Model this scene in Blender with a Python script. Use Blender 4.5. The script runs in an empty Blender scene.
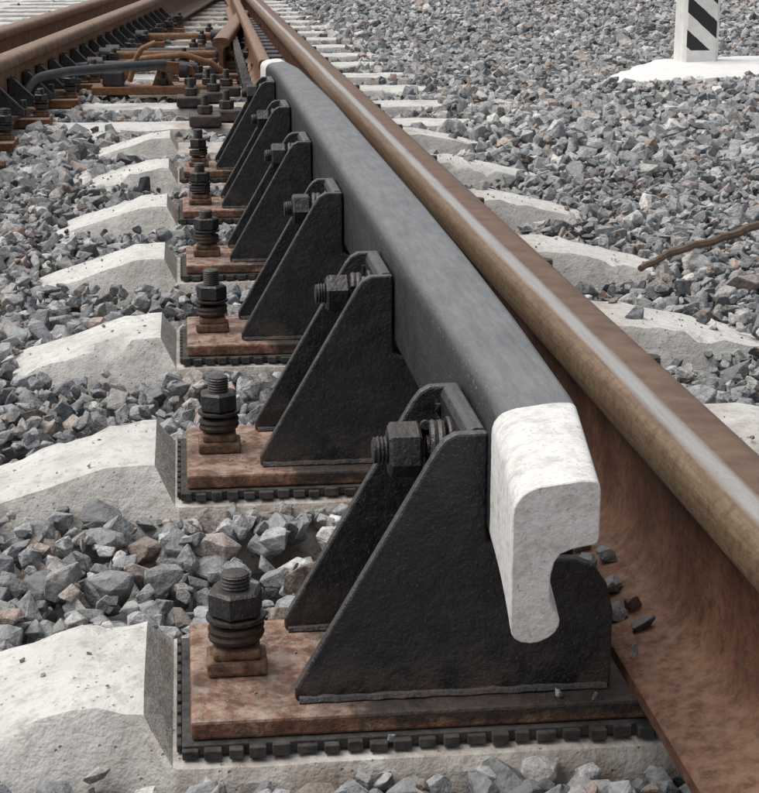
import bpy, bmesh, math, random
import numpy as np
from mathutils import Vector, noise, Matrix
random.seed(7); rng=np.random.default_rng(11)
S=bpy.context.scene
COL=S.collection
# ------------------------------------------------------------ materials
def newmat(name):
    m=bpy.data.materials.new(name); m.use_nodes=True
    nt=m.node_tree; b=nt.nodes['Principled BSDF']
    return m,nt,b
def N(nt,t,**k):
    n=nt.nodes.new(t)
    for a,v in k.items(): setattr(n,a,v)
    return n
def noise_n(nt,vec,scale,detail=3,rough=.6):
    n=N(nt,'ShaderNodeTexNoise'); n.inputs['Scale'].default_value=scale
    n.inputs['Detail'].default_value=min(detail,3); n.inputs['Roughness'].default_value=rough
    nt.links.new(vec,n.inputs['Vector']); return n.outputs['Fac']
def ramp(nt,fac,stops):
    r=N(nt,'ShaderNodeValToRGB'); nt.links.new(fac,r.inputs[0])
    e=r.color_ramp.elements
    while len(e)<len(stops): e.new(.5)
    for i,(p,c) in enumerate(stops):
        e[i].position=p; e[i].color=(c[0],c[1],c[2],1) if hasattr(c,'__len__') else (c,c,c,1)
    return r.outputs[0]
def mix(nt,f,a,b,mode='MIX'):
    m=N(nt,'ShaderNodeMix',data_type='RGBA',blend_type=mode)
    if isinstance(f,float): m.inputs[0].default_value=f
    else: nt.links.new(f,m.inputs[0])
    for s,v in ((6,a),(7,b)):
        if isinstance(v,tuple): m.inputs[s].default_value=(*v,1)
        else: nt.links.new(v,m.inputs[s])
    return m.outputs[2]
def mth(nt,op,a,b=None,clamp=False):
    m=N(nt,'ShaderNodeMath',operation=op,use_clamp=clamp)
    for i,v in enumerate((a,b)):
        if v is None: continue
        if isinstance(v,(float,int)): m.inputs[i].default_value=v
        else: nt.links.new(v,m.inputs[i])
    return m.outputs[0]
def mrange(nt,v,a,b):
    r=N(nt,'ShaderNodeMapRange'); nt.links.new(v,r.inputs[0]); r.inputs[1].default_value=a; r.inputs[2].default_value=b
    return r.outputs[0]
def bump(nt,b,h,strength,dist):
    n=N(nt,'ShaderNodeBump'); n.inputs['Strength'].default_value=strength
    n.inputs['Distance'].default_value=dist
    nt.links.new(h,n.inputs['Height']); nt.links.new(n.outputs[0],b.inputs['Normal'])
def pos(nt): 
    return N(nt,'ShaderNodeNewGeometry').outputs['Position']
def sep(nt,v):
    s=N(nt,'ShaderNodeSeparateXYZ'); nt.links.new(v,s.inputs[0]); return s.outputs
def normz(nt):
    g=N(nt,'ShaderNodeNewGeometry'); return sep(nt,g.outputs['Normal'])[2]

def rust_mat(name,dark,mid,light,rough=.8,scale=25,dust=0.25):
    m,nt,b=newmat(name); p=pos(nt)
    n1=noise_n(nt,p,scale); n2=noise_n(nt,p,scale*6,8,.7)
    c=ramp(nt,n1,[(.3,dark),(.5,mid),(.7,light)])
    c=mix(nt,mth(nt,'MULTIPLY',ramp(nt,n2,[(.45,0.),(.7,1.)]),.6),c,tuple(x*.45 for x in dark))
    up=mth(nt,'MULTIPLY',mth(nt,'MAXIMUM',normz(nt),0.),dust)
    c=mix(nt,mth(nt,'MULTIPLY',up,noise_n(nt,p,60)),c,(.42,.33,.27))
    nt.links.new(c,b.inputs['Base Color'])
    b.inputs['Roughness'].default_value=rough; b.inputs['Specular IOR Level'].default_value=.3
    bump(nt,b,n2,.5,.0015)
    return m
M_rust=rust_mat('rusty_plate',(.10,.042,.022),(.20,.088,.042),(.30,.155,.085),dust=.8)

def black_paint(name,base=.012,dustc=(.2,.19,.18),dust=.5,rough=.42,chip=True,rusty=0.):
    m,nt,b=newmat(name); p=pos(nt)
    n1=noise_n(nt,p,30); n2=noise_n(nt,p,150,4,.7)
    c=ramp(nt,n1,[(.3,(base*.8,base*.8,base*.88)),(.7,(base*1.5,base*1.5,base*1.75))])
    nz=mth(nt,'MAXIMUM',normz(nt),0.)
    f=mth(nt,'MULTIPLY',mth(nt,'MULTIPLY',nz,dust),ramp(nt,noise_n(nt,p,45,8,.7),[(.25,.45),(.75,1.)]))
    c=mix(nt,f,c,dustc)
    sp=ramp(nt,noise_n(nt,p,420,1,.5),[(.64,0.),(.72,1.)])
    c=mix(nt,mth(nt,'MULTIPLY',sp,.4),c,(.16,.15,.14))
    pt=ramp(nt,noise_n(nt,p,14,4,.7),[(.5,0.),(.75,1.)])
    c=mix(nt,mth(nt,'MULTIPLY',pt,.2),c,(.10,.095,.09))
    if rusty:
        c=mix(nt,mth(nt,'MULTIPLY',ramp(nt,n2,[(.5,0.),(.62,1.)]),rusty),c,(.10,.05,.028))
    if chip:
        z=sep(nt,p)[2]
        low=mth(nt,'SUBTRACT',1.,mth(nt,'MULTIPLY',mth(nt,'SUBTRACT',z,.026),22.),clamp=True)
        cf=mth(nt,'MULTIPLY',low,ramp(nt,n1,[(.42,0.),(.6,1.)]))
        c=mix(nt,mth(nt,'MULTIPLY',cf,.5),c,(.13,.085,.06))
    nt.links.new(c,b.inputs['Base Color'])
    r=ramp(nt,n1,[(.3,rough-.08),(.7,rough+.2)])
    nt.links.new(r,b.inputs['Roughness'])
    b.inputs['Specular IOR Level'].default_value=.6
    bump(nt,b,mth(nt,'ADD',n2,mth(nt,'MULTIPLY',noise_n(nt,p,48,1),.8)),.6,.0035)
    return m
M_black=black_paint('black_bitumen_paint',.014,rough=.36)
M_bolt=black_paint('black_bolt_steel',.012,(.10,.085,.07),.45,.40,True,.2)

def guard_mat():
    m,nt,b=newmat('guard_rail_paint'); p=pos(nt); s=sep(nt,p)
    mp=N(nt,'ShaderNodeMapping'); nt.links.new(p,mp.inputs[0]); mp.inputs['Scale'].default_value=(1,.10,1)
    streak=noise_n(nt,mp.outputs[0],170,6,.6)
    n1=noise_n(nt,p,35)
    c=ramp(nt,n1,[(.3,(.020,.020,.021)),(.7,(.034,.034,.036))])
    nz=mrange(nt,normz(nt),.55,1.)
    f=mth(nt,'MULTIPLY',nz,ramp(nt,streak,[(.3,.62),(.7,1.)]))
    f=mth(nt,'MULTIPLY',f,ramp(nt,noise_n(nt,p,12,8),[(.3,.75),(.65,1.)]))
    c=mix(nt,f,c,(.215,.217,.22))  # upward faces greyed: dust plus sky reflection put into the colour
    sp=ramp(nt,noise_n(nt,p,420,1,.5),[(.66,0.),(.71,1.)])
    c=mix(nt,mth(nt,'MULTIPLY',sp,.4),c,(.32,.32,.31))
    y=mth(nt,'ADD',s[1],mth(nt,'MULTIPLY',mth(nt,'SUBTRACT',noise_n(nt,p,60,4),.5),.010))
    w=mth(nt,'ADD',mth(nt,'LESS_THAN',y,1.172),mth(nt,'GREATER_THAN',y,4.42),clamp=True)
    wc=ramp(nt,noise_n(nt,p,60,9,.75),[(.3,(.50,.49,.46)),(.5,(.69,.68,.66)),(.7,(.76,.75,.73))])
    dirt=ramp(nt,noise_n(nt,p,260,3,.6),[(.59,0.),(.67,1.)])
    wc=mix(nt,mth(nt,'MULTIPLY',dirt,.55),wc,(.28,.26,.23))
    c=mix(nt,w,c,wc)
    nt.links.new(c,b.inputs['Base Color'])
    r=mth(nt,'ADD',mth(nt,'MULTIPLY',w,.25),ramp(nt,n1,[(.3,.42),(.7,.55)]))
    nt.links.new(r,b.inputs['Roughness'])
    bump(nt,b,mth(nt,'ADD',noise_n(nt,p,150,3,.7),mth(nt,'MULTIPLY',streak,.5)),.5,.0020)
    return m
M_guard=guard_mat()

def rail_head_mat(xc):
    m,nt,b=newmat('rail_running_head'); p=pos(nt); s=sep(nt,p)
    mp=N(nt,'ShaderNodeMapping'); nt.links.new(p,mp.inputs[0]); mp.inputs['Scale'].default_value=(1,.04,1)
    streak=noise_n(nt,mp.outputs[0],220,6,.65)
    x=mth(nt,'ADD',mth(nt,'SUBTRACT',s[0],xc),mth(nt,'MULTIPLY',mth(nt,'SUBTRACT',noise_n(nt,mp.outputs[0],40,3),.5),.010))
    top=ramp(nt,noise_n(nt,p,30),[(.3,(.115,.064,.037)),(.7,(.19,.12,.078))])
    tan=ramp(nt,streak,[(.3,(.135,.085,.047)),(.7,(.23,.162,.10))])
    tan=mix(nt,ramp(nt,noise_n(nt,p,90,4,.7),[(.46,0.),(.68,.7)]),tan,(.10,.055,.032))
    c=mix(nt,mrange(nt,x,-.016,-.026),top,tan)
    d=mth(nt,'ABSOLUTE',mth(nt,'ADD',x,.0155))
    nzz=mth(nt,'GREATER_THAN',s[2],.195)
    band=mth(nt,'MULTIPLY',mrange(nt,d,.0095,.0035),nzz)
    band=mth(nt,'MULTIPLY',band,ramp(nt,streak,[(.25,.6),(.5,1.)]))
    c=mix(nt,band,c,(.43,.42,.40))
    lo=mrange(nt,s[2],.172,.166)
    rust=ramp(nt,noise_n(nt,p,17,4,.7),[(.32,(.075,.030,.018)),(.5,(.155,.066,.036)),(.68,(.235,.115,.066))])
    rust=mix(nt,mth(nt,'MULTIPLY',ramp(nt,noise_n(nt,p,110,8,.7),[(.47,0.),(.62,1.)]),.6),rust,(.050,.024,.015))
    rust=mix(nt,mth(nt,'MULTIPLY',ramp(nt,noise_n(nt,p,330,1,.6),[(.6,0.),(.7,1.)]),.4),rust,(.30,.19,.13))
    nz=mth(nt,'MULTIPLY',mth(nt,'MAXIMUM',normz(nt),0.),ramp(nt,noise_n(nt,p,70,4,.7),[(.4,.1),(.65,.85)]))
    rust=mix(nt,nz,rust,(.28,.175,.115))
    c=mix(nt,lo,c,rust)
    nt.links.new(c,b.inputs['Base Color'])
    me=mth(nt,'MULTIPLY',band,.6); 
    g=mth(nt,'MULTIPLY',mth(nt,'SUBTRACT',1.,lo),.10)
    nt.links.new(mth(nt,'MAXIMUM',me,g),b.inputs['Metallic'])
    r=mth(nt,'SUBTRACT',.70,mth(nt,'MULTIPLY',mth(nt,'SUBTRACT',1.,lo),.15))
    nt.links.new(r,b.inputs['Roughness'])
    h=mth(nt,'ADD',noise_n(nt,p,230,3,.7),mth(nt,'MULTIPLY',streak,.4))
    bump(nt,b,h,.5,.0020)
    return m

def concrete():
    m,nt,b=newmat('sleeper_concrete'); p=pos(nt); s=sep(nt,p)
    n1=noise_n(nt,p,9,10,.65); n2=noise_n(nt,p,70,10,.75)
    c=ramp(nt,n1,[(.28,(.44,.425,.395)),(.45,(.58,.57,.54)),(.7,(.68,.67,.64))])
    c=mix(nt,ramp(nt,n2,[(.48,0.),(.72,.65)]),c,(.31,.29,.26))
    pit=N(nt,'ShaderNodeTexVoronoi'); pit.inputs['Scale'].default_value=130; nt.links.new(p,pit.inputs[0])
    pf=ramp(nt,pit.outputs['Distance'],[(.08,1.),(.2,0.)])
    pf=mth(nt,'MULTIPLY',pf,ramp(nt,noise_n(nt,p,40,2),[(.48,0.),(.58,1.)]))
    c=mix(nt,mth(nt,'MULTIPLY',pf,.6),c,(.16,.145,.13))
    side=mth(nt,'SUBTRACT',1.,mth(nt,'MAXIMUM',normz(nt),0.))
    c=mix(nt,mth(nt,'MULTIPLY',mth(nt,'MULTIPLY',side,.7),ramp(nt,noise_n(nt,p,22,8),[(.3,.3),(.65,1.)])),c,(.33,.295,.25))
    sx=mth(nt,'MULTIPLY',mrange(nt,s[0],-.06,-.01),mrange(nt,s[0],.68,.58))
    sf=mth(nt,'MULTIPLY',sx,ramp(nt,noise_n(nt,p,28,4,.7),[(.35,.15),(.65,.75)]))
    c=mix(nt,sf,c,(.25,.185,.14))
    nt.links.new(c,b.inputs['Base Color']); b.inputs['Roughness'].default_value=.92
    b.inputs['Specular IOR Level'].default_value=.2
    h=mth(nt,'SUBTRACT',n2,mth(nt,'MULTIPLY',pf,.8))
    bump(nt,b,h,.7,.0045)
    return m
M_conc=concrete()

def stone_mat(near):
    m,nt,b=newmat('crushed_granite' if near else 'crushed_granite_far'); p=pos(nt)
    a=N(nt,'ShaderNodeAttribute',attribute_name='scol')
    n1=noise_n(nt,p,110,2 if near else 1,.7)
    f=ramp(nt,n1,[(.3,.6),(.7,1.4)])
    c=mix(nt,1.,a.outputs['Color'],f,'MULTIPLY')
    if near:
        n2=noise_n(nt,p,480,1,.6)
        sp=ramp(nt,n2,[(.3,1.),(.42,0.),(.58,0.),(.70,1.)])
        c=mix(nt,mth(nt,'MULTIPLY',sp,.35),c,(.06,.06,.065))
        bump(nt,b,n1,.7,.005)
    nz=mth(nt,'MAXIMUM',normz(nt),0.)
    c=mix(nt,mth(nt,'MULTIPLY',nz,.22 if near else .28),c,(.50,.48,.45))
    nt.links.new(c,b.inputs['Base Color']); b.inputs['Roughness'].default_value=.88
    b.inputs['Specular IOR Level'].default_value=.25
    return m
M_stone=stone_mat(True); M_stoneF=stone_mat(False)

def ground_mat():
    m,nt,b=newmat('gravel_bed'); p=pos(nt)
    v=N(nt,'ShaderNodeTexVoronoi'); v.inputs['Scale'].default_value=26; nt.links.new(p,v.inputs[0])
    bw=N(nt,'ShaderNodeRGBToBW'); nt.links.new(v.outputs['Color'],bw.inputs[0])
    c=ramp(nt,bw.outputs[0],[(.2,(.09,.09,.09)),(.5,(.19,.185,.18)),(.8,(.3,.28,.26))])
    c=mix(nt,ramp(nt,v.outputs['Distance'],[(.3,0.),(.6,.8)]),c,(.03,.028,.026))
    nt.links.new(c,b.inputs['Base Color']); b.inputs['Roughness'].default_value=.95
    bump(nt,b,mth(nt,'SUBTRACT',1.,v.outputs['Distance']),1.,.02)
    return m
M_ground=ground_mat()

def simple(name,c1,c2,rough=.7,scale=40,bd=.002,bs=.4):
    m,nt,b=newmat(name); p=pos(nt)
    nt.links.new(ramp(nt,noise_n(nt,p,scale,8,.7),[(.3,c1),(.7,c2)]),b.inputs['Base Color'])
    b.inputs['Roughness'].default_value=rough
    bump(nt,b,noise_n(nt,p,scale*4,2,.7),bs,bd); return m
M_rubber=simple('rubber_pad',(.014,.014,.014),(.085,.077,.068),.85,70)
M_washer=simple('rusty_black_washer',(.010,.009,.008),(.065,.034,.020),.6,110)
M_clip=simple('rusty_clip',(.035,.02,.013),(.27,.16,.095),.8,110)
M_wood=simple('weathered_stick',(.08,.05,.032),(.19,.13,.09),.9,60)
M_white=simple('whitewash',(.68,.67,.64),(.80,.79,.76),.9,14,.006,.4)
M_lever=simple('rusty_lever',(.13,.06,.028),(.28,.15,.07),.7,60)
M_pipe=simple('dark_pipe',(.025,.028,.032),(.06,.065,.07),.45,30)

# ------------------------------------------------------------ mesh helpers
def obj(name,verts,faces,mat,parent=None,bevel=0,smooth=False,seg=2,ang=40):
    me=bpy.data.meshes.new(name); me.from_pydata([tuple(v) for v in verts],[],faces)
    bm=bmesh.new(); bm.from_mesh(me); bmesh.ops.recalc_face_normals(bm,faces=bm.faces); bm.to_mesh(me); bm.free()
    me.materials.append(mat)
    o=bpy.data.objects.new(name,me); COL.objects.link(o)
    if parent: o.parent=parent
    if bevel:
        md=o.modifiers.new('b','BEVEL'); md.width=bevel; md.segments=seg; md.limit_method='ANGLE'; md.angle_limit=.6
    if smooth:
        me.shade_smooth()
        try: me.set_sharp_from_angle(angle=math.radians(ang))
        except Exception: pass
    return o
def empty(name,loc=(0,0,0)):
    e=bpy.data.objects.new(name,None); e.location=loc; COL.objects.link(e); e.empty_display_size=.05; return e
def boxg(x0,x1,y0,y1,z0,z1):
    v=[(x,y,z) for z in (z0,z1) for y in (y0,y1) for x in (x0,x1)]
    return v,[(0,2,3,1),(4,5,7,6),(0,1,5,4),(2,6,7,3),(0,4,6,2),(1,3,7,5)]
def box(name,x0,x1,y0,y1,z0,z1,mat,parent=None,bevel=.001):
    v,f=boxg(x0,x1,y0,y1,z0,z1); return obj(name,v,f,mat,parent,bevel)
def prismY(name,prof,y0,y1,mat,parent=None,bevel=.0015):
    n=len(prof); v=[(x,y0,z) for x,z in prof]+[(x,y1,z) for x,z in prof]
    f=[tuple(range(n)),tuple(range(2*n-1,n-1,-1))]+[(i,(i+1)%n,n+(i+1)%n,n+i) for i in range(n)]
    return obj(name,v,f,mat,parent,bevel)
def loft(name,secs,mat,parent=None,smooth=True,close=True,ang=40):
    n=len(secs[0]); v=[p for s in secs for p in s]; f=[]
    for k in range(len(secs)-1):
        for i in range(n):
            j=(i+1)%n; f.append((k*n+i,k*n+j,(k+1)*n+j,(k+1)*n+i))
    if close:
        f.append(tuple(range(n))); f.append(tuple(range(len(v)-1,len(v)-n-1,-1)))
    return obj(name,v,f,mat,parent,0,smooth,2,ang)
def revolve(name,prof,c,axis,mat,parent=None,n=24,smooth=True,rot=0,sides=None):
    n=sides or n; secs=[]
    for r,h in prof:
        ring=[]
        for i in range(n):
            a=rot+2*math.pi*i/n
            if axis=='Z': ring.append((c[0]+r*math.cos(a),c[1]+r*math.sin(a),c[2]+h))
            else: ring.append((c[0]+h,c[1]+r*math.cos(a),c[2]+r*math.sin(a)))
        secs.append(ring)
    return loft(name,secs,mat,parent,smooth and not sides)
def thread(r,h0,h1,p=.003):
    pr=[]; h=h0
    while h<h1-.002:
        pr+= [(r,h),(r-.0014,h+p*.5)]; h+=p
    pr+=[(r-.001,h1-.001),(r-.003,h1)]
    return pr
def tube(name,pts,r,mat,parent=None,n=10):
    pts=[Vector(p) for p in pts]; secs=[]
    for i,p in enumerate(pts):
        t=(pts[min(i+1,len(pts)-1)]-pts[max(i-1,0)]).normalized()
        a=t.cross(Vector((0,0,1)));  a=a.normalized() if a.length>.05 else Vector((1,0,0))
        b=t.cross(a).normalized()
        rr=r[i] if isinstance(r,(list,tuple)) else r
        secs.append([tuple(p+a*rr*math.cos(2*math.pi*k/n)+b*rr*math.sin(2*math.pi*k/n)) for k in range(n)])
    return loft(name,secs,mat,parent)
def hexnut(name,c,axis,r,h0,h1,mat,parent,rot=0.):
    ch=.0025
    return revolve(name,[(r*.86,h0),(r,h0+ch),(r,h1-ch),(r*.86,h1)],c,axis,mat,parent,sides=6,rot=rot)

# ------------------------------------------------------------ constants
Y0=1.167; SP=.593
XR=.406      # rail centre
PT=.026      # plate top

# ------------------------------------------------------------ sleepers
def interp(x,tab):
    if x<=tab[0][0]: return tab[0][1]
    for (a,za),(b,zb) in zip(tab,tab[1:]):
        if x<=b: return za+(zb-za)*(x-a)/(b-a)
    return tab[-1][1]
TOP=[(-1.80,-.05),(-1.60,.0),(-1.405,.036),(-1.38,.036),(-1.345,0),(-.79,0),(-.76,.037),(-.71,.037),(-.5,-.030),(-.30,-.030),(-.10,.034),(-.045,.037),(-.024,.0),(.585,.0),(.612,.038),(.66,.038),(.95,-.03)]
HW=[(-1.8,.10),(-1.38,.10),(-1.34,.122),(-.79,.122),(-.74,.088),(-.5,.080),(-.3,.080),(-.08,.080),(-.045,.088),(-.022,.122),(.585,.122),(.62,.088),(.95,.080)]
def sleeper_top(x,k):
    if k>=7: return -.004
    return interp(x,TOP)
def build_sleeper(k):
    yc=Y0+SP*k+.10
    xs=list(np.arange(-1.80,.951,.02 if k<6 else .05))
    if k<7: xs+= [-.045,-.024,.612,.585,-.085]
    xs=sorted(set(round(float(x),4) for x in xs))
    secs=[]
    for i,x in enumerate(xs):
        zt=sleeper_top(x,k); hw=interp(x,HW) if k<7 else .112
        bw=.158
        s=[(-bw,-.22),(-bw+.004,-.15),(-(hw*.5+bw*.5),(zt-.15)*.5),(-hw-.006,zt-.012),(-hw+.001,zt-.002)]
        m=7
        for j in range(m): 
            t=-1+2*(j+1)/(m+1); s.append((t*(hw-.006),zt))
        s+=[(hw-.001,zt-.002),(hw+.006,zt-.012),((hw*.5+bw*.5),(zt-.15)*.5),(bw-.004,-.15),(bw,-.22)]
        ring=[]
        for (y,z) in s:
            P=Vector((x*1.0,y+yc,z))
            a=noise.noise(P*9+Vector((k*3.1,0,0)))*.003+noise.noise(P*38)*.0022+noise.noise(P*90)*.001
            inseat=(k<7 and -.03<x<.60 and abs(y)<.118)
            if inseat: a=min(a,0)*.4
            e=noise.noise(P*22+Vector((7,k,3)))
            ch=0
            if abs(abs(y)-hw)<.010 and e>.15 and not (-.03<x<.6): ch=-(e-.15)*.04
            ring.append((x,P.y+a*(1 if y>0 else -1)*(.8 if abs(y)>hw-.01 else 0),P.z+a+ch))
        secs.append(ring)
    return loft('concrete_sleeper',secs,M_conc,smooth=True,ang=28)
NS=25
for k in range(-2,NS): build_sleeper(k)

# ------------------------------------------------------------ rails
def rail_prof():
    r=[(-.075,0),(-.075,.010),(-.073,.0122),(-.045,.018),(-.028,.0225),(-.018,.029),(-.0115,.042),(-.009,.065),(-.009,.105),(-.0105,.125),(-.015,.136),(-.022,.1405),(-.0355,.1445),(-.0372,.147),
       (-.0368,.158),(-.0360,.166),(-.0335,.1725),(-.028,.177),(-.019,.1792),(-.008,.18)]
    return r+[(-x,z) for x,z in reversed(r)]
def rail(name,pts,mat,z0=PT,sc=1.0,parent=None):
    pr=rail_prof(); secs=[]
    for (x,y) in pts:
        secs.append([(x+px*sc,y,z0+pz*sc) for px,pz in pr])
    return loft(name,secs,mat,parent)
M_head=rail_head_mat(XR)
rail('running_rail',[(XR,y) for y in np.arange(-1.5,40,1.0)],M_head)
XL=XR-1.6
M_head2=rail_head_mat(XL)
rail('running_rail',[(XL,y) for y in np.arange(-1.5,5.0,.5)],M_head2)
M_rail2=rust_mat('turnout_rail_rust',(.10,.048,.027),(.18,.095,.052),(.27,.155,.09),rough=.6,scale=24,dust=.6)
def lin(x0,y0,x1,y1,ya,yb,n=8):
    return [(x0+(x1-x0)*(y-y0)/(y1-y0),y) for y in np.linspace(ya,yb,n)]
railA=lin(.05,5.7,.33,9.45,7.0,12.0,14); rail('turnout_rail',[(x,y) for x,y in railA if x<.345],M_rail2,PT-.03,.93)
railB=lin(-.57,5.5,-.265,8.9,3.2,16); rail('turnout_rail',railB,M_rail2)
railC=lin(-.86,5.5,-.555,8.9,5.0,18); rail('turnout_rail',railC,M_rail2)

# ------------------------------------------------------------ guard rail
GT=.264
def gsec(y):
    xl=.2185
    XRt=[(.993,.2525),(1.18,.279),(1.45,.287),(1.75,.292),(2.1,.294),(3.4,.294),(4.2,.280),(4.53,.252)]
    if y<1.25: xl-= .022*((1.25-y)/.257)**1.5
    if y>4.2: xl-= .022*((y-4.2)/.33)**1.5
    xr=interp(y,XRt)
    w=xr-xl; st=.0265
    z=GT
    p=[(0,-.098),(0,-.022),(.0005,-.0175),(.0020,-.0135),(.0048,-.0096),(.0085,-.0064),(.0130,-.0042),(.0185,-.0028),(.035,-.0010),(w-.014,0),
       (w-.006,-.0003),(w-.0028,-.0012),(w-.0008,-.0035),(w,-.007),(w,-.039),(w-.0008,-.0415),(w-.003,-.0432),(st+.013,-.0455),(st+.005,-.0485),(st+.001,-.054),(st-.001,-.062),(st-.0015,-.070),(st-.001,-.080),(st+.0015,-.087),(st+.0045,-.0905),(st+.0055,-.094),(st+.005,-.098),(st+.0025,-.1025),(st-.002,-.106),(st-.008,-.1085),(.013,-.109),(.007,-.108),(.003,-.1055),(.0008,-.102)]
    return [(xl+a,y,z+b) for a,b in p]
ys=[.993,.9938,.998]+list(np.arange(1.02,1.5,.03))+list(np.arange(1.5,4.1,.1))+list(np.arange(4.1,4.54,.03))
secs=[gsec(y) for y in ys]
def shrink(sec,d):
    out=[]; n=len(sec)
    for i,p in enumerate(sec):
        a=Vector((sec[i-1][0],sec[i-1][2])); b=Vector((sec[(i+1)%n][0],sec[(i+1)%n][2])); t=(b-a).normalized()
        nn=Vector((t.y,-t.x)); out.append((p[0]+nn.x*d,p[1],p[2]+nn.y*d))
    return out
secs[0]=shrink(secs[0],.0008)
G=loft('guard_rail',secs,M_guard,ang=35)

# ------------------------------------------------------------ bracket plate material
def plate_mat():
    m,nt,b=newmat('bracket_base_rust'); p=pos(nt); s=sep(nt,p)
    n1=noise_n(nt,p,30,4,.7); n2=noise_n(nt,p,150,4,.75)
    c=ramp(nt,n1,[(.32,(.10,.045,.026)),(.5,(.24,.115,.063)),(.68,(.38,.23,.145))])
    c=mix(nt,ramp(nt,n2,[(.45,0.),(.60,.7)]),c,(.075,.040,.027))
    nz=mth(nt,'MAXIMUM',normz(nt),0.)
    c=mix(nt,mth(nt,'MULTIPLY',nz,ramp(nt,noise_n(nt,p,60,4,.7),[(.40,.05),(.64,.7)])),c,(.38,.315,.265))
    c=mix(nt,mth(nt,'MULTIPLY',ramp(nt,noise_n(nt,p,22,4,.6),[(.5,0.),(.64,1.)]),.6),c,(.055,.038,.030))
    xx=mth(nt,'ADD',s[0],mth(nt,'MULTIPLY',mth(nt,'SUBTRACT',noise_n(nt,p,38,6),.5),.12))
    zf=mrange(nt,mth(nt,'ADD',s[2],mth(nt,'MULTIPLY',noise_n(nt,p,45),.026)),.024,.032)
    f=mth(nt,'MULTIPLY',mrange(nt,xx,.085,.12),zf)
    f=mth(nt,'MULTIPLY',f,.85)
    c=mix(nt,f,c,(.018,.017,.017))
    nt.links.new(c,b.inputs['Base Color']); b.inputs['Roughness'].default_value=.75
    bump(nt,b,n2,.7,.003)
    return m
M_plate=plate_mat()

# ------------------------------------------------------------ brackets
def anchor(parent,x,y,z,rot=0,tall=1.0):
    box('clip_base',x-.024,x+.024,y-.019,y+.019,z+.0005,z+.013,M_clip,parent,.003)
    box('clip_top',x-.019,x+.019,y-.017,y+.017,z+.013,z+.022,M_clip,parent,.003)
    pts=[]; tt=2.15
    for i in range(60):
        a=2*math.pi*tt*i/59+rot; pts.append((x+.0185*math.cos(a),y+.0185*math.sin(a),z+.0265+.013*i/59))
    tube('spring_washer',pts,.0042,M_washer,parent,8)
    revolve('flat_washer',[(.012,.0438),(.0235,.0438),(.024,.0452),(.0235,.047),(.012,.047)],(x,y,z),'Z',M_bolt,parent)
    hexnut('nut',(x,y,z),'Z',.0225,.0472,.069,M_bolt,parent,rot)
    revolve('stud',thread(.0118,.062,.087*tall),(x,y,z),'Z',M_bolt,parent)
GUS=[(.070,.0265),(.070,.037),(.178,.224),(.184,.2315),(.192,.236),(.2165,.2365),(.2165,.1585),(.2175,.150),(.224,.146),(.246,.141),(.262,.135),(.285,.134),(.300,.128),(.311,.112),(.3165,.09),(.3165,.0265)]
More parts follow.
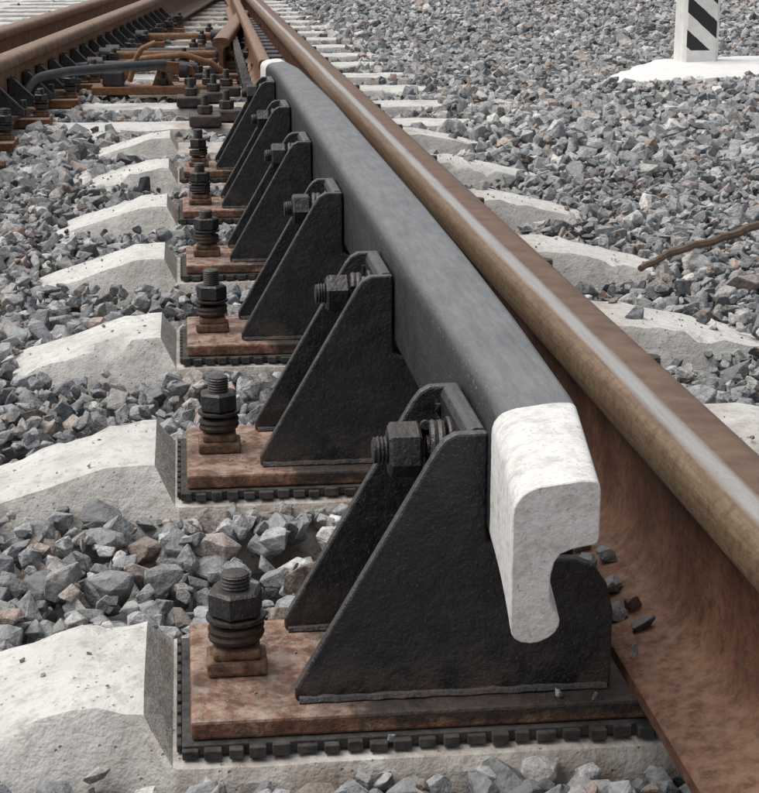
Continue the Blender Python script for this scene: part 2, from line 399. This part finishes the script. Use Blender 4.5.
for k in range(6):
    yp=Y0+SP*k
    e=empty('guard_rail_bracket',(0,0,0))
    jx=random.uniform(-.004,.004) if k else 0
    box('base_plate',-.010+jx,.585,yp,yp+.19,.0105,.026,M_plate,e,.0025)
    px0=-.017+jx; v,f=boxg(px0,.60,yp-.006,yp+.196,.0015,.0098); V=list(v);F=list(f)
    def add(b):
        o=len(V); V.extend(b[0]); F.extend([tuple(i+o for i in q) for q in b[1]])
    x=px0
    while x<.59:
        w=.0135+random.uniform(-.003,.002); dz=random.uniform(-.002,.001)
        add(boxg(x,x+w,yp-.0130+random.uniform(-.002,.002),yp-.0062,.0012,.0096+dz)); x+=w+.0055+random.uniform(-.0015,.0015)
    y=yp
    while y<yp+.19:
        add(boxg(px0-.004,px0-.0002,y,y+.0125,.0015,.0080)); y+=.019
    obj('rubber_pad',V,F,M_rubber,e,.0008)
    prismY('gusset_front',GUS,yp+.026,yp+.037,M_black,e,.0022)
    prismY('gusset_rear',GUS,yp+.163,yp+.174,M_black,e,.0022)
    BP=[(.2005,.0265),(.2005,.229),(.203,.235),(.207,.2375),(.2145,.2375),(.2165,.235),(.2165,.0265)]
    prismY('back_plate',BP,yp+.0372,yp+.1628,M_black,e,.001)
    for (yy) in (yp+.0245,yp+.0385,yp+.161,yp+.1755):
        pts=[(xx,yy+random.uniform(-.0005,.0005),.0275+random.uniform(-.0004,.0004)) for xx in np.arange(.073,.314,.006)]
        tube('weld_bead',pts,[.0036+random.uniform(-.0005,.0005) for _ in pts],M_black,e,7)
    for yy,sg in ((yp+.0385,1),(yp+.1612,-1)):
        pts=[(.199+random.uniform(-.0006,.0006),yy,zz) for zz in np.arange(.03,.225,.006)]
        tube('weld_bead',pts,.0035,M_black,e,6)
    c=(0,yp+.100,.2025)
    revolve('plate_washer',[(.010,.1962),(.0245,.1962),(.0255,.198),(.0245,.2003),(.010,.2003)],c,'X',M_bolt,e)
    pts=[]
    for i in range(56):
        a=2*math.pi*2.1*i/55+1.0+k; pts.append((.192-.0125*i/55,c[1]+.0195*math.cos(a),c[2]+.0195*math.sin(a)))
    tube('spring_washer',pts,.0038,M_bolt,e,8)
    hexnut('nut',c,'X',.0222,.1495,.1755,M_bolt,e,rot=math.radians(18+k*23))
    revolve('bolt_end',[(r,.150-h) for r,h in thread(.0115,-.01,.0125)],c,'X',M_bolt,e)
    revolve('bolt_head',[(.017,.245),(.0175,.247),(.0175,.256),(.015,.258)],c,'X',M_bolt,e,sides=6)
    revolve('bolt_shank',[(.0112,.18),(.0112,.247)],c,'X',M_bolt,e,n=12)
    anchor(e,.0275+jx,yp+.093,PT,rot=.3+k*1.3,tall=1+.05*((k*7)%3-1))
    box('rail_clip',.455,.535,yp+.07,yp+.12,.044,.054,M_clip,e,.003)
    anchor(e,.525,yp+.095,.0545-.02,rot=k)

def tie(name,xc,k,half=.17):
    yp=Y0+SP*k; e=empty(name)
    box('plate',xc-half,xc+half,yp+.02,yp+.175,.0005 if k<7 else -.001,.0255,M_rust,e,.002)
    for s in (-1,1):
        x=xc+s*.118
        box('clip',min(x,xc+s*.055),max(x,xc+s*.055)+.0,yp+.07,yp+.125,.0445,.0535,M_clip,e,.003)
        anchor(e,x+s*.014,yp+.097,PT,rot=k+s)
for k in range(-2,7): tie('rail_tie_plate',XL,k)
tie('rail_tie_plate',XR,-1); tie('rail_tie_plate',XR,-2)
for k in range(6,14):
    tie('rail_tie_plate',XR,k,.15)
def xat(pts,y): 
    (x0,y0),(x1,y1)=pts[0],pts[-1]; return x0+(x1-x0)*(y-y0)/(y1-y0)
for k in range(5,16):
    y=Y0+SP*k+.1
    xb=xat(railB,y); tie('rail_tie_plate',xb,k,.16)
    if k>7 : tie('rail_tie_plate',xat(railC,y)-.0,k,.12)
    if 8<k<14: tie('rail_tie_plate',xat(railA,y)-.03,k,.11)

# ------------------------------------------------------------ frog / switch parts past the guard
e=empty('switch_blade_assembly')
pr=rail_prof()
secs=[[(.245+.012*(y-5)+px*.55,y,PT+.02+pz*.85) for px,pz in pr] for y in np.arange(5.35,12,.6)]
loft('wing_rail',secs,M_rail2,e)
for i in range(16):
    y=5.3+i*.2
    box('spacer_block',.285,.335,y,y+.09,.03,.17,M_bolt,e,.006)
    hexnut('spacer_nut',(0,y+.045,.11),'X',.024,.175+.012*(y-5),.205+.012*(y-5),M_bolt,e,rot=i)
for i,(x,y) in enumerate([(.06,5.35),(.13,5.5),(.02,5.95),(.1,6.1),(.15,6.3),(.05,6.9),(.12,6.85)]):
    box('slide_chair',x-.05,x+.05,y-.06,y+.06,.0,.035,M_bolt,e,.006)
    hexnut('chair_nut',(x,y,0),'Z',.024,.036,.062,M_bolt,e,rot=i); revolve('chair_stud',thread(.012,.055,.095),(x,y,0),'Z',M_bolt,e)
e=empty('turnout_rodding')
for i in range(22):
    y=4.75+i*.26; xb=xat(railB,y)
    prismY('brace',[(xb+.012,.05),(xb+.012,.135),(xb+.03,.135),(xb+.105,.062),(xb+.105,.042)],y,y+.022,M_bolt,e,.003)
    hexnut('web_nut',(xb,y+.07,.115),'X',.021,.012,.036,M_bolt,e,rot=i)
    hexnut('brace_nut',(xb+.10,y+.05,0),'Z',.020,.040,.062,M_bolt,e,rot=i)
    revolve('brace_stud',thread(.0105,.055,.088),(xb+.10,y+.05,0),'Z',M_bolt,e)
for y,x0,x1 in ((7.25,-.40,.26),(7.42,-.38,.22),(8.45,-.28,.26),(6.72,-.42,.05)):
    tube('cross_rod',[(x0,y,.075),(x0+.1,y,.082),(x1-.1,y,.082),(x1,y,.07)],.016,M_lever if x1>.25 else M_pipe,e)
    for x in (x0+.08,x1-.1): revolve('rod_joint',[(.015,-.03),(.03,-.028),(.03,.028),(.015,.03)],(x,y,.082),'X',M_bolt,e)

e=empty('point_lever_mechanism')
by=6.35
box('bed',-.34,.12,by,by+.13,.0,.03,M_lever,e,.004)
box('bearing_block',-.30,-.22,by+.01,by+.11,.03,.085,M_bolt,e,.008)
prismY('crank',[(-.27,.05),(-.24,.10),(-.17,.125),(-.02,.115),(.03,.10),(.04,.07),(.0,.065),(-.1,.085),(-.18,.08),(-.22,.045)],by+.03,by+.05,M_lever,e,.003)
prismY('stay',[(-.12,.03),(-.10,.085),(-.07,.085),(-.04,.03)],by+.055,by+.075,M_lever,e,.003)
tube('link_rod',[(-.28,by+.06,.085),(-.15,by+.02,.13),(.0,by+.0,.145),(.10,by+.02,.11),(.14,by+.03,.08)],.012,M_lever,e)
for x in (-.26,-.08,.02,.085):
    hexnut('nut',(x,by+.06,0),'Z',.022,.031,.055,M_bolt,e); revolve('stud',thread(.011,.05,.09),(x,by+.06,0),'Z',M_bolt,e)
revolve('pivot_pin',[(.01,-.0),(.026,.0),(.026,.03),(.012,.034)],(-.02,by+.02,.085),'X',M_bolt,e)
tube('hand_lever',[(-.2,by+.0,.05),(-.17,by-.01,.14),(-.15,by-.02,.17),(-.10,by-.02,.19)],.010,M_lever,e)
e=empty('bent_drain_pipe')
P=[(-.69,6.0,-.03),(-.685,6.02,.03),(-.67,6.06,.068),(-.64,6.1,.092),(-.58,6.15,.102),(-.45,6.22,.104),(-.3,6.32,.108),(-.15,6.42,.11)]
def cr(P,n=6):
    out=[];P=[Vector(p) for p in P]
    for i in range(len(P)-1):
        a=P[max(i-1,0)];b=P[i];c=P[i+1];d=P[min(i+2,len(P)-1)]
        for j in range(n):
            t=j/n; out.append(.5*((2*b)+(c-a)*t+(2*a-5*b+4*c-d)*t*t+(3*b-a-3*c+d)*t**3))
    out.append(P[-1]); return out
P=[(x+.16 if i<5 else x+.08,y-.30,z+.02) for i,(x,y,z) in enumerate(P)]
tube('pipe',cr(P),.016,M_pipe,e,12)

# ------------------------------------------------------------ marker post
PX,PY=2.235,7.40
def post_mat():
    m,nt,b=newmat('striped_post_paint'); p=pos(nt); s=sep(nt,p)
    q=mth(nt,'ADD',mth(nt,'ADD',s[2],mth(nt,'MULTIPLY',s[0],.85)),mth(nt,'MULTIPLY',noise_n(nt,p,20),.01))
    fr=mth(nt,'FRACT',mth(nt,'DIVIDE',mth(nt,'SUBTRACT',q,.055),.145))
    st=mth(nt,'LESS_THAN',fr,.5)
    ax=mth(nt,'ABSOLUTE',mth(nt,'SUBTRACT',s[0],PX))
    inn=mth(nt,'LESS_THAN',ax,.066)
    hi=mth(nt,'GREATER_THAN',s[2],.075)
    f=mth(nt,'MULTIPLY',mth(nt,'MULTIPLY',st,inn),hi)
    w=ramp(nt,noise_n(nt,p,30,8),[(.3,(.66,.65,.62)),(.7,(.8,.79,.77))])
    nt.links.new(mix(nt,f,w,(.02,.02,.022)),b.inputs['Base Color']); b.inputs['Roughness'].default_value=.7
    bump(nt,b,noise_n(nt,p,120,2),.3,.003); return m
mp=empty('clearance_marker_post')
sec=lambda hx,z:[(PX+a*hx,PY+b_*hx,z) for a,b_ in ((-1,-.8),(-.8,-1),(.8,-1),(1,-.8),(1,.8),(.8,1),(-.8,1),(-1,.8))]
loft('post',[sec(.081,-.05),sec(.080,.2),sec(.078,.62),sec(.068,.65),sec(.034,.668)],post_mat(),mp,smooth=False)
V=[];F=[]
out=[(1.57,6.56),(1.70,6.90),(1.88,7.25),(2.08,7.62),(2.6,7.82),(3.1,7.82),(3.5,7.7),(3.55,7.3),(3.2,7.05),(2.7,6.88),(2.3,6.75),(1.9,6.54)]
cx,cy=2.45,7.25; nr=14; na=96
for r in range(nr+1):
    for a in range(na):
        t=a/na*len(out); i=int(t); u=t-i; A=out[i%len(out)];B=out[(i+1)%len(out)]
        X=A[0]+(B[0]-A[0])*u; Y=A[1]+(B[1]-A[1])*u; q=r/nr
        X=cx+(X-cx)*q*(1+.01*math.sin(a*1.3)); Y=cy+(Y-cy)*q*(1+.01*math.sin(a*2.1))
        z=.022*(1-q**5)+.004+(-.07 if r==nr else 0)+.010*noise.noise(Vector((X*5,Y*5,0)))+.003*noise.noise(Vector((X*25,Y*25,0)))
        V.append((X,Y,z))
for r in range(nr):
    for a in range(na):
        F.append((r*na+a,r*na+(a+1)%na,(r+1)*na+(a+1)%na,(r+1)*na+a))
obj('whitewashed_apron',V,F,M_white,None,0,True)
def in_apron(x,y):
    c=False; n=len(out); j=n-1
    x=cx+(x-cx)*1.015; y=cy+(y-cy)*1.02
    for i in range(n):
        (xi,yi),(xj,yj)=out[i],out[j]
        if (yi>y)!=(yj>y) and x<(xj-xi)*(y-yi)/(yj-yi)+xi: c=not c
        j=i
    return c

# ------------------------------------------------------------ sticks (lie on top of the stones)
P=[(.775,2.83,.026),(.86,2.91,.040),(.97,3.00,.044),(1.09,3.11,.052),(1.27,3.27,.052)]
tube('wooden_stick',[p+Vector((0,0,.002*math.sin(i*2.))) for i,p in enumerate(cr(P,5))],[.006+.004*i/20 for i in range(21)],M_wood,None,7)
P=[(-.95,4.42,.012),(-.7,4.41,.018),(-.46,4.40,.012)]
tube('wooden_stick',cr(P,5),.013,M_wood,None,7)

# ------------------------------------------------------------ ballast
def base_stone(seed,bev):
    r=random.Random(seed); bm=bmesh.new()
    s=(1.0,r.uniform(.55,.95),r.uniform(.40,.8))
    n=r.randint(12,20)
    for i in range(n):
        v=Vector((r.gauss(0,1),r.gauss(0,1),r.gauss(0,1))).normalized()
        mx=max(abs(v.x),abs(v.y),abs(v.z)); v=v*(.55+.45/mx*.8)*r.uniform(.74,1.05)
        bm.verts.new((v.x*s[0],v.y*s[1],v.z*s[2]))
    g=bmesh.ops.convex_hull(bm,input=bm.verts)
    bmesh.ops.delete(bm,geom=[x for x in g['geom_interior'] if isinstance(x,bmesh.types.BMVert)],context='VERTS')
    bmesh.ops.dissolve_limit(bm,angle_limit=.24,verts=bm.verts,edges=bm.edges)
    if bev:
        bmesh.ops.bevel(bm,geom=list(bm.edges),offset=.04,segments=1,affect='EDGES',profile=.5)
        bmesh.ops.triangulate(bm,faces=bm.faces)
        for v in bm.verts:
            v.co+=v.co.normalized()*.12*noise.noise(v.co*2.2+Vector((seed,0,0)))
    bmesh.ops.triangulate(bm,faces=bm.faces)
    bmesh.ops.recalc_face_normals(bm,faces=bm.faces)
    me=bpy.data.meshes.new('t'); bm.to_mesh(me); bm.free()
    v=np.array([x.co for x in me.vertices]); f=np.array([list(p.vertices) for p in me.polygons])
    bpy.data.meshes.remove(me)
    v-=v.mean(0); v/=np.abs(v).max()*1.0
    return v,f
PAL=np.array([(.19,.20,.21),(.25,.26,.27),(.33,.335,.34),(.45,.445,.435),(.11,.118,.127),(.34,.29,.26),(.38,.295,.25),(.21,.16,.13),(.52,.50,.475),(.31,.302,.29)])
PW=np.array([.20,.20,.16,.10,.12,.04,.025,.03,.045,.08]); PW/=PW.sum()
def euler_mats(n):
    a=rng.uniform(0,2*np.pi,n); b=rng.normal(0,.75,n); c=rng.normal(0,.75,n)
    ca,sa,cb,sb,cc,sc=np.cos(a),np.sin(a),np.cos(b),np.sin(b),np.cos(c),np.sin(c)
    Z=np.zeros((n,3,3));Z[:,0,0]=ca;Z[:,0,1]=-sa;Z[:,1,0]=sa;Z[:,1,1]=ca;Z[:,2,2]=1
    X=np.zeros((n,3,3));X[:,0,0]=1;X[:,1,1]=cb;X[:,1,2]=-sb;X[:,2,1]=sb;X[:,2,2]=cb
    Y=np.zeros((n,3,3));Y[:,1,1]=1;Y[:,0,0]=cc;Y[:,0,2]=sc;Y[:,2,0]=-sc;Y[:,2,2]=cc
    return Z@X@Y
def build_stones(name,P,R,bases,mat):
    n=len(P); sel=rng.integers(0,len(bases),n); VV=[];FF=[];CC=[];off=0
    cols=PAL[rng.choice(len(PAL),n,p=PW)]*rng.uniform(.72,1.28,(n,1))
    for i,(v,f) in enumerate(bases):
        ix=np.where(sel==i)[0]
        if len(ix)==0: continue
        M=euler_mats(len(ix)); sc=R[ix]
        w=np.einsum('nij,mj->nmi',M,v)*sc[:,None,None]+P[ix][:,None,:]
        VV.append(w.reshape(-1,3)); FF.append((f[None]+(np.arange(len(ix))*len(v))[:,None,None]+off).reshape(-1,3))
        CC.append(np.repeat(cols[ix],len(v),0)); off+=len(ix)*len(v)
    V=np.concatenate(VV);F=np.concatenate(FF);C=np.concatenate(CC)
    me=bpy.data.meshes.new(name)
    me.vertices.add(len(V)); me.vertices.foreach_set('co',V.astype(np.float32).ravel())
    me.loops.add(F.size); me.loops.foreach_set('vertex_index',F.astype(np.int32).ravel())
    me.polygons.add(len(F)); me.polygons.foreach_set('loop_start',(np.arange(len(F))*3).astype(np.int32))
    me.update(calc_edges=True); me.validate()
    at=me.attributes.new('scol','FLOAT_COLOR','POINT')
    at.data.foreach_set('color',np.concatenate([C,np.ones((len(C),1))],1).astype(np.float32).ravel())
    me.shade_flat(); me.materials.append(mat)
    o=bpy.data.objects.new(name,me); COL.objects.link(o)
    print(name,n,len(F)); return o
def level(x,y):
    s=-.030
    s+=.010*noise.noise(Vector((x*2.3,y*2.3,1)))+.010*noise.noise(Vector((x*6,y*6,4)))
    if x<-.05: s+=.008
    s+=.020*math.exp(-((x+.36)/.12)**2)
    if x<-.5: s-=.012
    if x>.6: s+=.010*min(1,(x-.6)/.25)
    if x>.74: s+=.022*min(1,(x-.74)/.1)
    if x>1.0: s+=.03*noise.noise(Vector((x*1.1,y*1.1,9)))*(0.4 if 6<y<8.6 else 1)
    if y>5.3 and x<.9: s-=.012
    return s
def scatter(y0,y1,sp,dz,rmean,xl,xr,prob=1.0,sg=.28):
    P=[];R=[]
    for y in np.arange(y0,y1,sp):
        for x in np.arange(xl(y),xr(y),sp):
            if prob<1 and random.random()>prob: continue
            xx=x+random.uniform(-.5,.5)*sp; yy=y+random.uniform(-.5,.5)*sp
            r=rmean*math.exp(random.gauss(0,sg)); r=min(r,rmean*1.65)
            z=level(xx,yy)+dz+random.uniform(-.006,.008)
            # keep the stones low along the stick so it rests on them
            if .74<xx<1.3 and abs((yy-2.83)-(xx-.775)*.89)<.045: z=min(z,.028-r*.8)
            k=round((yy-(Y0+.10))/SP); ds=yy-(Y0+.10+SP*k); dy=abs(ds)
            if -1.82<xx<.965:
                zt=sleeper_top(xx,k)
                seat=-.03<xx<.6 and k<7
                hw=.125 if k>=7 else .090
                m=hw+max(0,min(1,-(z-zt)/.2))*.05
                if seat:
                    m=.105 if not(k==0 and ds<0) else .126
                    if dy<m+r*.40: continue
                    if dy<.2: z=max(z,-.65*r-.005)
                    z=min(z,-.45*r-.003)
                elif dy<m+r*.40 and z<zt+.35*r:
                    continue
            if 1.5<xx<3.6 and 6.4<yy<8.1 and z+r>.0 and in_apron(xx,yy): continue
            P.append((xx,yy,z)); R.append(r)
    return P,R
XLf=lambda y:-.12*y-.9
XRf=lambda y:.36*y+.8
bn=[base_stone(i,True) for i in range(30)]
bf=[base_stone(100+i,False) for i in range(20)]
def mk(y0,y1,layers):
    P=[];R=[]
    for sp,dz,rm,pb in layers:
        p,r=scatter(y0,y1,sp,dz,rm,XLf,XRf,pb); P+=p;R+=r
    return P,R
P,R=mk(.45,4.2,[(.030,-.017,.0168,1),(.030,-.003,.0160,.85),(.066,.006,.0205,.45),(.03,.005,.009,.4)])
def loose(lst):
    for x,y,z,r in lst: P.append((x,y,z));R.append(r)
loose([(.345,1.29,.046,.012),(.354,1.345,.047,.015),(.345,1.40,.046,.013),(.342,1.22,.043,.009),(.358,1.26,.047,.014),(.362,1.30,.050,.011),(.350,1.45,.048,.014),(.366,1.41,.052,.013),(.36,1.50,.048,.012),
 (.272,1.178,.029,.005),(.14,1.160,.008,.005),(.30,1.172,.028,.004),(.12,1.32,.03,.005),(.15,1.29,.03,.005),(.17,1.30,.03,.007),(.11,1.25,.03,.004),
 (-.09,1.27,.04,.003)])
for _ in range(420):
    k=random.randint(0,6); x=random.choice([random.uniform(-.7,-.05),random.uniform(.62,.93)]); 
    y=Y0+.1+SP*k+random.uniform(-.075,.075); r=random.uniform(.0012,.0035) if random.random()<.88 else random.uniform(.008,.018)
    if -.28<x<-.03 and r>.005: continue
    P.append((x,y,interp(x,TOP)+r*.35)); R.append(r)
for _ in range(120):
    k=random.randint(0,5); r=random.uniform(.0008,.0022)
    P.append((random.uniform(0,.31),Y0+SP*k+random.uniform(.003,.16),PT+r*.4)); R.append(r)
build_stones('ballast',np.array(P),np.array(R),bn,M_stone)
P,R=mk(4.2,9.0,[(.040,-.014,.0225,1),(.048,.003,.0235,.9)])
build_stones('ballast',np.array(P),np.array(R),bf,M_stoneF)
P,R=mk(9.0,17,[(.052,-.012,.028,1),(.09,.008,.028,.8)])
build_stones('ballast',np.array(P),np.array(R),bf,M_stoneF)

obj('ground',[(-400,-400,-.075),(400,-400,-.075),(400,400,-.075),(-400,400,-.075)],[(0,1,2,3)],M_ground)

# ------------------------------------------------------------ light
w=bpy.data.worlds.new('World'); S.world=w; w.use_nodes=True; nt=w.node_tree
bg=nt.nodes['Background']; sky=nt.nodes.new('ShaderNodeTexSky'); sky.sky_type='NISHITA'; sky.sun_disc=False
EL,AZ=63,-80
sky.sun_elevation=math.radians(EL); sky.sun_rotation=math.radians(AZ)
sky.dust_density=5; sky.air_density=1
hs=nt.nodes.new('ShaderNodeHueSaturation'); hs.inputs['Saturation'].default_value=.35
nt.links.new(sky.outputs[0],hs.inputs['Color']); nt.links.new(hs.outputs[0],bg.inputs[0]); bg.inputs[1].default_value=.15
L=bpy.data.lights.new('sun','SUN'); L.energy=1.45; L.angle=math.radians(60); L.color=(1,.965,.91)
so=bpy.data.objects.new('sun',L); COL.objects.link(so)
d=Vector((math.sin(math.radians(AZ))*math.cos(math.radians(EL)),math.cos(math.radians(AZ))*math.cos(math.radians(EL)),math.sin(math.radians(EL))))
so.rotation_euler=d.to_track_quat('Z','Y').to_euler()

# ------------------------------------------------------------ camera
c=bpy.data.cameras.new('cam'); co=bpy.data.objects.new('camera',c); COL.objects.link(co)
c.sensor_fit='HORIZONTAL'; c.sensor_width=36; c.lens=36*1700/759; c.clip_start=.05; c.clip_end=1500
co.location=(0,0,.6); co.rotation_euler=(math.radians(90-15.5),0,math.radians(-6.45))
S.camera=co
S.view_settings.view_transform='Standard'; S.view_settings.look='None'; S.view_settings.exposure=0
